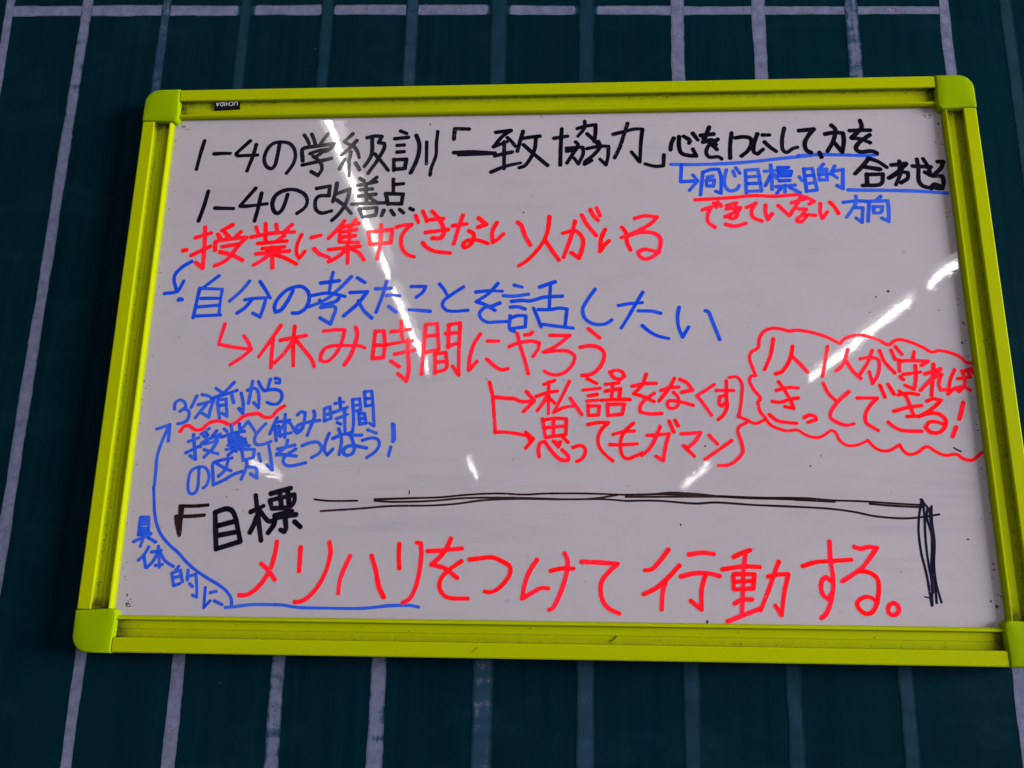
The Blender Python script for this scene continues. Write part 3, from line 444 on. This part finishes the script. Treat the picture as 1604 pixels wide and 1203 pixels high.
def strip(points, width, wears, y, parent, rng, flare=0.0):
    """a hand-painted line: centre line points, ragged edges, 'wear' per vertex"""
    pts = []
    n = len(points) - 1
    for i in range(n):
        (x0, z0), (x1, z1) = points[i], points[i + 1]
        m = max(2, int(math.hypot(x1 - x0, z1 - z0) / 0.005))
        for j in range(m + (1 if i == n - 1 else 0)):
            t = j / m
            pts.append((x0 + (x1 - x0) * t, z0 + (z1 - z0) * t, (i + t) / n))
    verts, faces, wear = [], [], []
    wob = wob2 = 0.0
    for i, (x, z, t) in enumerate(pts):
        a = pts[max(0, i - 1)]
        b = pts[min(len(pts) - 1, i + 1)]
        dx, dz = b[0] - a[0], b[1] - a[1]
        L = math.hypot(dx, dz) or 1
        nx, nz = -dz / L, dx / L
        wob = wob * 0.86 + rng.gauss(0, 0.00022)
        wob2 = wob2 * 0.86 + rng.gauss(0, 0.00022)
        w = width / 2 * (1 - flare * t * t)
        for s, ww in ((-1, wob), (-0.62, 0), (0.62, 0), (1, wob2)):
            k = s * w + ww
            verts.append((x + nx * k, y, z + nz * k))
        wv = wears(t) + rng.gauss(0, 0.03)
        wear += [wv - 0.1, wv, wv, wv - 0.1]
    for i in range(len(pts) - 1):
        for j in range(3):
            a = i * 4 + j
            faces.append((a, a + 1, a + 5, a + 4))
    o = mesh_obj('painted_line', local(parent, verts), faces, M_PAINT, parent)
    at = o.data.attributes.new('wear', 'FLOAT', 'POINT')
    at.data.foreach_set('value', wear)
    at = o.data.attributes.new('edge', 'FLOAT', 'POINT')
    at.data.foreach_set('value', [1.0, 0.0, 0.0, 1.0] * len(pts))
    return o


rl = random.Random(11)
n_v = len(CHALK)
for i, (x0, z0, x1, z1, w, c0, c1) in enumerate(CHALK):
    def wears(t, c0=c0, c1=c1):
        k = min(1, max(0, (t - 0.22) / 0.5))
        return c0 + (c1 - c0) * k
    o = strip([(x0 * U, z0 * U), (x1 * U, z1 * U)], w * U, wears, Y_CHALK - 0.00012 - 0.000012 * i, chalk, rl)
    top = 'bright' if c0 > 0.55 else 'faint'
    bot = 'bright' if c1 > 0.55 else 'faint'
    o['label'] = ('white painted line, %s along its whole length' % top if top == bot
                  else 'white painted line, %s above and %s below the whiteboard' % (top, bot))
xa, za, xm, zm, xb, zb, wh = CHALK_H
# the level line is broken where faded upright lines cross it
gaps = []
for (x0, z0, x1, z1, w, c0, c1) in CHALK:
    t = (z0 - zm) / (z0 - z1)
    if c0 < 0.3 and xa < x0 + (x1 - x0) * t < xb:
        gaps.append((x0 + (x1 - x0) * t, w * 0.5))


def wear_h(t):
    x = (xa + (xm - xa) * t * 2) if t < 0.5 else (xm + (xb - xm) * (t * 2 - 1))
    v = 0.84
    for gx, gw in gaps:
        d = abs(x - gx)
        if d < gw + 25: v = 0.24
    return v


o = strip([(xa * U, za * U), (xm * U, zm * U), (xb * U, zb * U)], wh * U, wear_h, Y_CHALK - 0.00006, chalk, rl, 0.35)
o['label'] = 'level white painted line crossing the upright ones'

# ------------------------------------------------------------------ whiteboard
W2, H2 = 0.45, 0.30
wb = empty('whiteboard', (0, Y_BACK, -H2))
tag(wb, 'white board in yellow-green frame, covered with black, red and blue handwritten Japanese notes', 'whiteboard')

# panel: one gently subdivided glossy sheet with thickness
bm = bmesh.new()
nx_, nz_ = 60, 40
grid = []
for j in range(nz_ + 1):
    row = []
    for i in range(nx_ + 1):
        x = -0.4185 + 0.837 * i / nx_
        z = -0.2685 + 0.537 * j / nz_
        row.append(bm.verts.new((x - wb.location.x, Y_PANEL - wb.location.y, z - wb.location.z)))
    grid.append(row)
for j in range(nz_):
    for i in range(nx_):
        bm.faces.new((grid[j][i], grid[j][i + 1], grid[j + 1][i + 1], grid[j + 1][i]))
ret = bmesh.ops.extrude_face_region(bm, geom=bm.faces[:])
bmesh.ops.translate(bm, verts=[v for v in ret['geom'] if isinstance(v, bmesh.types.BMVert)], vec=(0, 0.0095, 0))
panel = bm_obj('panel', bm, M_WHITE, wb)

# frame rails: the profile (distance from the outer edge, depth) swept along each side
PROF = [(0.0006, Y_BACK), (0.0, 0.0160), (0.0, 0.0016), (0.0004, 0.0005), (0.0014, 0.0), (0.0128, 0.0), (0.0136, 0.0004),
        (0.0140, 0.0013), (0.0143, 0.0052), (0.0150, 0.0057), (0.0215, 0.0057), (0.0217, 0.0051), (0.0222, 0.0050),
        (0.0292, 0.0050), (0.0296, 0.0044), (0.0300, 0.0026), (0.0305, 0.0017), (0.0315, 0.0012), (0.0335, 0.0014),
        (0.0352, 0.0022), (0.0365, 0.0036), (0.0372, 0.0052), (0.0373, 0.0092), (0.0373, Y_BACK)]
PROF = [(d if d < 0.0297 else 0.0296 + (d - 0.0296) * 0.56, y) for d, y in PROF]
DIRT = [0, 0, 0, 0, 0, 0, 0.05, 0.35, 0.75, 0.55, 0.12, 0.22, 0.08, 0.10, 0.45, 0.25, 0.03, 0, 0, 0, 0.05, 0.25, 0.5, 0]
CAP = 0.0395


def rail(side):
    horizontal = side in 'TB'
    half = (W2 if horizontal else H2) - CAP
    steps = 90 if horizontal else 60
    verts, faces, dirt = [], [], []
    n = len(PROF)
    # cosine spacing so that the dirt at both ends has room
    for i in range(steps + 1):
        s = -math.cos(math.pi * i / steps)
        u = half * (0.55 * s + 0.45 * (2 * i / steps - 1))
        if i == 0: u = -half
        if i == steps: u = half
        e = min(half - abs(u), 0.05)
        end = math.exp(-e / 0.0065)
        for j, (d, y) in enumerate(PROF):
            if side == 'T': p = (u, y, H2 - d)
            elif side == 'B': p = (u, y, -H2 + d)
            elif side == 'L': p = (-W2 + d, y, u)
            else: p = (W2 - d, y, u)
            verts.append(p)
            inside = 0.0140 <= d <= 0.0305
            dk = DIRT[j] * (0.75 if side in 'TR' else 0.5)
            if inside: dk = min(1.0, dk + 1.3 * end)
            dirt.append(dk)
    for i in range(steps):
        for j in range(n):
            a, b = i * n + j, i * n + (j + 1) % n
            faces.append((a, b, b + n, a + n))
    faces.append(tuple(range(n)))
    faces.append(tuple(range(steps * n, steps * n + n))[::-1])
    o = mesh_obj('frame_rail', local(wb, verts), faces, M_RAIL, wb)
    at = o.data.attributes.new('dirt', 'FLOAT', 'POINT')
    at.data.foreach_set('value', dirt)
    b2 = bmesh.new()
    b2.from_mesh(o.data)
    bmesh.ops.recalc_face_normals(b2, faces=b2.faces)
    b2.to_mesh(o.data)
    b2.free()
    return o


for side in 'TBLR':
    rail(side)


def corner_cap(sx, sz):
    """rounded plastic corner: outer corner radius 16 mm, softly bevelled rim, inner edges slightly bowed"""
    R = 0.0165
    S = CAP - 0.0004
    plan = []
    for i in range(13):                       # outer round corner
        a = math.pi + (math.pi / 2) * i / 12
        plan.append((R + R * math.cos(a), R + R * math.sin(a)))
    inner = []
    for i in range(9):                        # bottom-right side, bowed outward a little
        t = i / 8
        inner.append((S + 0.0016 * math.sin(math.pi * min(1, t * 0.62 + 0.0)) * t, S * t * 0.93))
    for i in range(7):                        # inner corner, small radius
        a = (math.pi / 2) * i / 6
        inner.append((S - 0.0035 + 0.0045 * math.cos(a) + 0.0003, S - 0.0035 + 0.0045 * math.sin(a) + 0.0003))
    for i in range(9):
        t = 1 - i / 8
        inner.append((S * t * 0.93, S + 0.0016 * math.sin(math.pi * min(1, t * 0.62)) * t))
    plan = plan + inner
    n = len(plan)
    cx, cz = S * 0.5, S * 0.5
    verts, faces = [], []
    levels = [(0.0, Y_BACK), (0.0, 0.0012), (0.00035, 0.0000), (0.0011, -0.0008), (0.0022, -0.0011), (0.010, -0.0014)]
    for ins, y in levels:
        for (x, z) in plan:
            dx, dz = cx - x, cz - z
            L = math.hypot(dx, dz)
            k = ins / L
            px, pz = x + dx * k - 0.0005, z + dz * k - 0.0005
            verts.append((sx * (W2 - px), y, sz * (H2 - pz)))
    for l in range(len(levels) - 1):
        for j in range(n):
            a, b = l * n + j, l * n + (j + 1) % n
            faces.append((a, b, b + n, a + n))
    faces.append(tuple((len(levels) - 1) * n + j for j in range(n)))
    faces.append(tuple(range(n))[::-1])
    o = mesh_obj('corner_cap', local(wb, verts), faces, M_CAP, wb, smooth=True)
    b2 = bmesh.new()
    b2.from_mesh(o.data)
    bmesh.ops.recalc_face_normals(b2, faces=b2.faces)
    b2.to_mesh(o.data)
    b2.free()
    o.data.set_sharp_from_angle(angle=math.radians(50))
    at = o.data.attributes.new('dirt', 'FLOAT', 'POINT')
    at.data.foreach_set('value', [0.0] * len(o.data.vertices))
    return o


for sx in (-1, 1):
    for sz in (-1, 1):
        corner_cap(sx, sz)

# ------------------------------------------------------------------ marker ink


def catmull(pts, step=0.0011):
    out = []
    n = len(pts)
    for i in range(n - 1):
        p0 = pts[max(0, i - 1)] if i > 0 else (2 * pts[0][0] - pts[1][0], 2 * pts[0][1] - pts[1][1])
        p1, p2 = pts[i], pts[i + 1]
        p3 = pts[i + 2] if i + 2 < n else (2 * pts[-1][0] - pts[-2][0], 2 * pts[-1][1] - pts[-2][1])
        L = math.hypot(p2[0] - p1[0], p2[1] - p1[1])
        d0 = max(1e-6, math.hypot(p1[0] - p0[0], p1[1] - p0[1])) ** 0.5
        d1 = max(1e-6, L) ** 0.5
        d2 = max(1e-6, math.hypot(p3[0] - p2[0], p3[1] - p2[1])) ** 0.5
        m = max(1, int(L / step))
        t1 = [0, 0]
        t2 = [0, 0]
        for c in (0, 1):
            t1[c] = (p1[c] - p0[c]) / d0 - (p2[c] - p0[c]) / (d0 + d1) + (p2[c] - p1[c]) / d1
            t2[c] = (p2[c] - p1[c]) / d1 - (p3[c] - p1[c]) / (d1 + d2) + (p3[c] - p2[c]) / d2
            t1[c] *= d1
            t2[c] *= d1
        for j in range(m):
            t = j / m
            h00 = 2 * t ** 3 - 3 * t * t + 1
            h10 = t ** 3 - 2 * t * t + t
            h01 = -2 * t ** 3 + 3 * t * t
            h11 = t ** 3 - t * t
            out.append(tuple(h00 * p1[c] + h10 * t1[c] + h01 * p2[c] + h11 * t2[c] for c in (0, 1)))
    out.append(pts[-1])
    return out


def split_corners(pts, lim=math.radians(72)):
    parts, cur = [], [pts[0]]
    for i in range(1, len(pts) - 1):
        a, b, c = pts[i - 1], pts[i], pts[i + 1]
        u = math.atan2(b[1] - a[1], b[0] - a[0])
        v = math.atan2(c[1] - b[1], c[0] - b[0])
        d = abs((v - u + math.pi) % (2 * math.pi) - math.pi)
        cur.append(b)
        if d > lim:
            parts.append(cur)
            cur = [b]
    cur.append(pts[-1])
    parts.append(cur)
    return parts


class InkMesh:
    STEP = 0.0000005

    def __init__(self, y0):
        self.y = self.y0 = y0
        self.n = 0
        self.v, self.f, self.tone, self.mi = [], [], [], []

    def disc(self, x, z, r, tone, mi):
        self.y -= self.STEP
        b = len(self.v)
        for i in range(16):
            a = 2 * math.pi * i / 16
            self.v.append((x + r * math.cos(a), self.y, z + r * math.sin(a)))
            self.tone.append(tone)
        self.f.append(tuple(range(b, b + 16)))
        self.mi.append(mi)

    def ribbon(self, pts, w, tone0, tone1, mi, w0=1.0, w1=1.0, rng=None):
        self.y -= self.STEP
        y_top = self.y
        n = len(pts)
        b = len(self.v)
        wob = 0.0
        for i, (x, z) in enumerate(pts):
            a = pts[max(0, i - 1)]
            c = pts[min(n - 1, i + 1)]
            dx, dz = c[0] - a[0], c[1] - a[1]
            L = math.hypot(dx, dz) or 1e-9
            nx, nz = -dz / L, dx / L
            t = i / max(1, n - 1)
            wob = wob * 0.9 + rng.gauss(0, 0.018)
            r = w / 2 * (w0 + (w1 - w0) * t) * (1 + max(-0.12, min(0.12, wob)))
            y = y_top - self.STEP * 3 * t
            self.v.append((x + nx * r, y, z + nz * r))
            self.v.append((x - nx * r, y, z - nz * r))
            tn = tone0 + (tone1 - tone0) * t
            self.tone += [tn, tn]
        for i in range(n - 1):
            k = b + 2 * i
            self.f.append((k, k + 1, k + 3, k + 2))
            self.mi.append(mi)
        self.y = y_top - self.STEP * 4

    def stroke(self, pts, w, mi, rng):
        self.n += 1
        if self.n % 30 == 0:
            self.y = self.y0
        tone = min(1, max(0, rng.gauss(self.mean, 0.22)))
        parts = split_corners(pts)
        w0 = 1 + rng.uniform(-0.05, 0.09)
        w1 = 1 + rng.uniform(-0.14, 0.06)
        first = True
        for p in parts:
            s = catmull(p)
            if len(s) < 2: continue
            self.ribbon(s, w, tone, min(1, tone + 0.12), mi, w0, w1, rng)
            if first:
                self.disc(*s[0], w / 2 * w0 * 1.02, max(0, tone - 0.25), mi)
                first = False
            self.disc(*s[-1], w / 2 * w1 * 1.03, max(0, tone - 0.2), mi)

    def build(self, name, mats, parent):
        verts = local(wb, self.v)
        me = bpy.data.meshes.new(name)
        me.from_pydata(verts, [], self.f)
        for m in mats: me.materials.append(m)
        me.polygons.foreach_set('material_index', self.mi)
        at = me.attributes.new('tone', 'FLOAT', 'POINT')
        at.data.foreach_set('value', self.tone)
        me.update()
        o = bpy.data.objects.new(name, me)
        COL.objects.link(o)
        o.parent = parent
        return o


KIND_NAME = {'cloud outline': 'drawn_outline', 'wavy': 'drawn_underline', 'thin': 'drawn_bracket', 'stray': 'stray_mark'}
ri = random.Random(3)
for li, (label, data) in enumerate(INK):
    name = 'written_line'
    for kx, nm in KIND_NAME.items():
        if kx in label: name = nm
    ink = InkMesh(Y_PANEL - 0.00002 - 0.000006 * li)
    ink.mean = 0.12 if 'wide blue' in label else 0.72 if 'blue' in label else 0.38
    keys, mats = [], []
    for st in data.split(';'):
        headr, *pp = st.split(' ')
        c, w = headr[0], int(headr[1:])
        if c not in keys:
            keys.append(c)
            mats.append(M_INK[c])
        pts = [tuple(int(q) * U for q in p.split(',')) for p in pp]
        ink.stroke(pts, w * U, keys.index(c), ri)
    o = ink.build(name, mats, panel)
    o['label'] = label

# dried ink crumbs and dirt specks lying along the frame and over the sheet
rs = random.Random(21)
sv, sf = [], []


def speck(x, z, r, y=Y_PANEL - 0.00004):
    b = len(sv)
    n = 7
    a0 = rs.uniform(0, 6)
    ex = rs.uniform(0.6, 1.5)
    for i in range(n):
        a = a0 + 2 * math.pi * i / n
        q = r * rs.uniform(0.65, 1.25)
        sv.append((x + q * math.cos(a) * ex, y, z + q * math.sin(a) / ex))
    sf.append(tuple(range(b, b + n)))


for i in range(46):
    speck(-0.4150 + abs(rs.gauss(0, 0.0035)), rs.uniform(-0.258, 0.258), rs.uniform(0.00025, 0.0007))
    speck(0.4150 - abs(rs.gauss(0, 0.0045)), rs.uniform(-0.258, 0.258), rs.uniform(0.0003, 0.0009))
for i in range(16):
    speck(-0.4085 + abs(rs.gauss(0, 0.004)), 0.2595 - abs(rs.gauss(0, 0.004)), rs.uniform(0.0003, 0.0008))
    speck(-0.4085 + abs(rs.gauss(0, 0.006)), -0.2585 + abs(rs.gauss(0, 0.006)), rs.uniform(0.0003, 0.0009))
    speck(0.4085 - abs(rs.gauss(0, 0.004)), 0.2595 - abs(rs.gauss(0, 0.004)), rs.uniform(0.0003, 0.0008))
for i in range(38):
    speck(rs.uniform(-0.4, 0.4), rs.uniform(-0.255, 0.258), rs.uniform(0.0003, 0.0007))
for i in range(22):
    speck(rs.uniform(-0.4, 0.4), 0.2605 - abs(rs.gauss(0, 0.002)), rs.uniform(0.00025, 0.0006))
for x, z, r in SPECKS:
    speck(x * U, z * U, r)
tag(mesh_obj('ink_specks', local(wb, sv), sf, M_SPECK, panel), 'tiny dark specks scattered over the sheet', kind='stuff')

# grime specks in the frame grooves
sv, sf = [], []
for i in range(60):
    speck(rs.uniform(-0.40, 0.40), 0.2848 - abs(rs.gauss(0, 0.0015)), rs.uniform(0.0003, 0.0008), 0.0049)
    if i % 2 == 0:
        speck(rs.uniform(-0.40, 0.40), -0.2855 + rs.uniform(0, 0.013), rs.uniform(0.0003, 0.0007), 0.0048)
    speck(-0.4348 + abs(rs.gauss(0, 0.002)), rs.uniform(-0.25, 0.25), rs.uniform(0.0003, 0.0007), 0.0049)
    speck(0.4340 - abs(rs.gauss(0, 0.003)), rs.uniform(-0.25, 0.25), rs.uniform(0.0003, 0.0008), 0.0049)
tag(mesh_obj('grime_specks', local(wb, sv), sf, M_SPECK, wb), 'tiny dark grime specks in the frame grooves', kind='stuff')

# two scratches on the lower rail
sc_rng = random.Random(5)
for pts, w, tone, lab in (
        ([(0.0555, -0.2836), (0.0600, -0.2818), (0.0630, -0.2782)], 0.0013, 0.2, 'short black scratch in the groove of the lower rail'),
        ([(-0.0705, -0.2952), (-0.0680, -0.2925), (-0.0648, -0.2898)], 0.0012, 1.0, 'faint diagonal smear on the face of the lower rail')):
    sm = InkMesh(0.0048 if tone < 0.5 else -0.0002)
    sm.ribbon(catmull(pts), w, tone, tone, 0, 0.4, 1.0, sc_rng)
    o = sm.build('scratch_mark', [M_SPECK if tone < 0.5 else M_SMEAR], wb)
    o['label'] = lab

# name plate in the top groove, mounted upside down
p0, p1, p2, p3 = [Vector((x * U, 0, z * U)) for x, z in PLATE]
pv = []
for y in (0.0032, 0.0049):
    for p in (p0, p1, p2, p3):
        pv.append((p.x, y, p.z))
plate = mesh_obj('nameplate', local(wb, pv), [(3, 2, 1, 0), (4, 5, 6, 7), (0, 1, 5, 4), (1, 2, 6, 5), (2, 3, 7, 6), (3, 0, 4, 7)], M_DARK, wb)
b2 = bmesh.new()
b2.from_mesh(plate.data)
bmesh.ops.recalc_face_normals(b2, faces=b2.faces)
b2.to_mesh(plate.data)
b2.free()
GL = {'U': [[(0, 1), (0, .3), (.2, 0), (.5, 0), (.7, .3), (.7, 1)]],
      'C': [[(.7, .85), (.45, 1), (.15, .9), (0, .5), (.15, .1), (.45, 0), (.7, .15)]],
      'H': [[(0, 1), (0, 0)], [(.7, 1), (.7, 0)], [(0, .5), (.7, .5)]],
      'I': [[(.1, 1), (.1, 0)]],
      'D': [[(0, 0), (0, 1), (.4, .95), (.7, .6), (.7, .35), (.4, .03), (0, 0)]],
      'A': [[(0, 0), (.35, 1), (.7, 0)], [(.13, .35), (.57, .35)]]}
lt = InkMesh(0.0030)
lt.STEP = 0.000004
cx0 = 0.0
size, gap = 0.0046, 0.95
word = 'UCHIDA'
wid = {'I': 0.2}
total = sum((wid.get(ch, 0.7) + 0.3) for ch in word) - 0.3
ctr = (p0 + p1 + p2 + p3) / 4
ux = (p1 - p0).normalized()
for ch in word:
    for g in GL[ch]:
        q = []
        for a, b in g:
            lx = (cx0 + a - total / 2) * size
            lz = (b - 0.5) * size
            q.append((ctr.x - lx * ux.x, ctr.z - lz - lx * ux.z))   # turned half way round
        for s in split_corners(q, 0.5):
            lt.ribbon(s, 0.0006, 0.5, 0.5, 0, 1, 1, random.Random(1))
    cx0 += wid.get(ch, 0.7) + 0.3
lt.build('lettering', [M_LETTER], plate)

# ------------------------------------------------------------------ the classroom's lit tubes, mirrored in the glossy sheet
def lamp(x0, y0, x1, y1, z, label):
    t = empty('ceiling_lamp', ((x0 + x1) / 2, (y0 + y1) / 2, z + 0.09))
    tag(t, label, 'ceiling lamp', 'lit fluorescent lamps mirrored in the whiteboard')
    d = Vector((x1 - x0, y1 - y0, 0))
    L = d.length
    d.normalize()
    s = Vector((-d.y, d.x, 0))
    a = Vector((x0, y0, z))
    v, f = [], []
    n = 12
    for k in (0, L):
        for i in range(n):
            an = 2 * math.pi * i / n
            v.append(tuple(a + d * k + s * (TUBE_R * math.cos(an)) + Vector((0, 0, TUBE_R * math.sin(an)))))
    for i in range(n):
        j = (i + 1) % n
        f.append((i, j, n + j, n + i))
    f.append(tuple(range(n))[::-1])
    f.append(tuple(range(n, 2 * n)))
    mesh_obj('tube', local(t, v), f, M_TUBE, t)
    v, f = [], []
    sec = [(-0.05, 0.03), (-0.03, 0.075), (0.03, 0.075), (0.05, 0.03), (0.045, 0.03), (0.026, 0.068), (-0.026, 0.068), (-0.045, 0.03)]
    m = len(sec)
    for k in (-0.03, L + 0.03):
        for (q, h) in sec:
            v.append(tuple(a + d * k + s * q + Vector((0, 0, h))))
    for i in range(m):
        j = (i + 1) % m
        f.append((i, j, m + j, m + i))
    mesh_obj('housing', local(t, v), f, M_HOUSE, t)
    return t


TUBE_R = 0.0080
HZ = 1.5
for (x0, y0, x1, y1, lab) in LAMPS:
    lamp(x0, y0, x1, y1, HZ, lab)
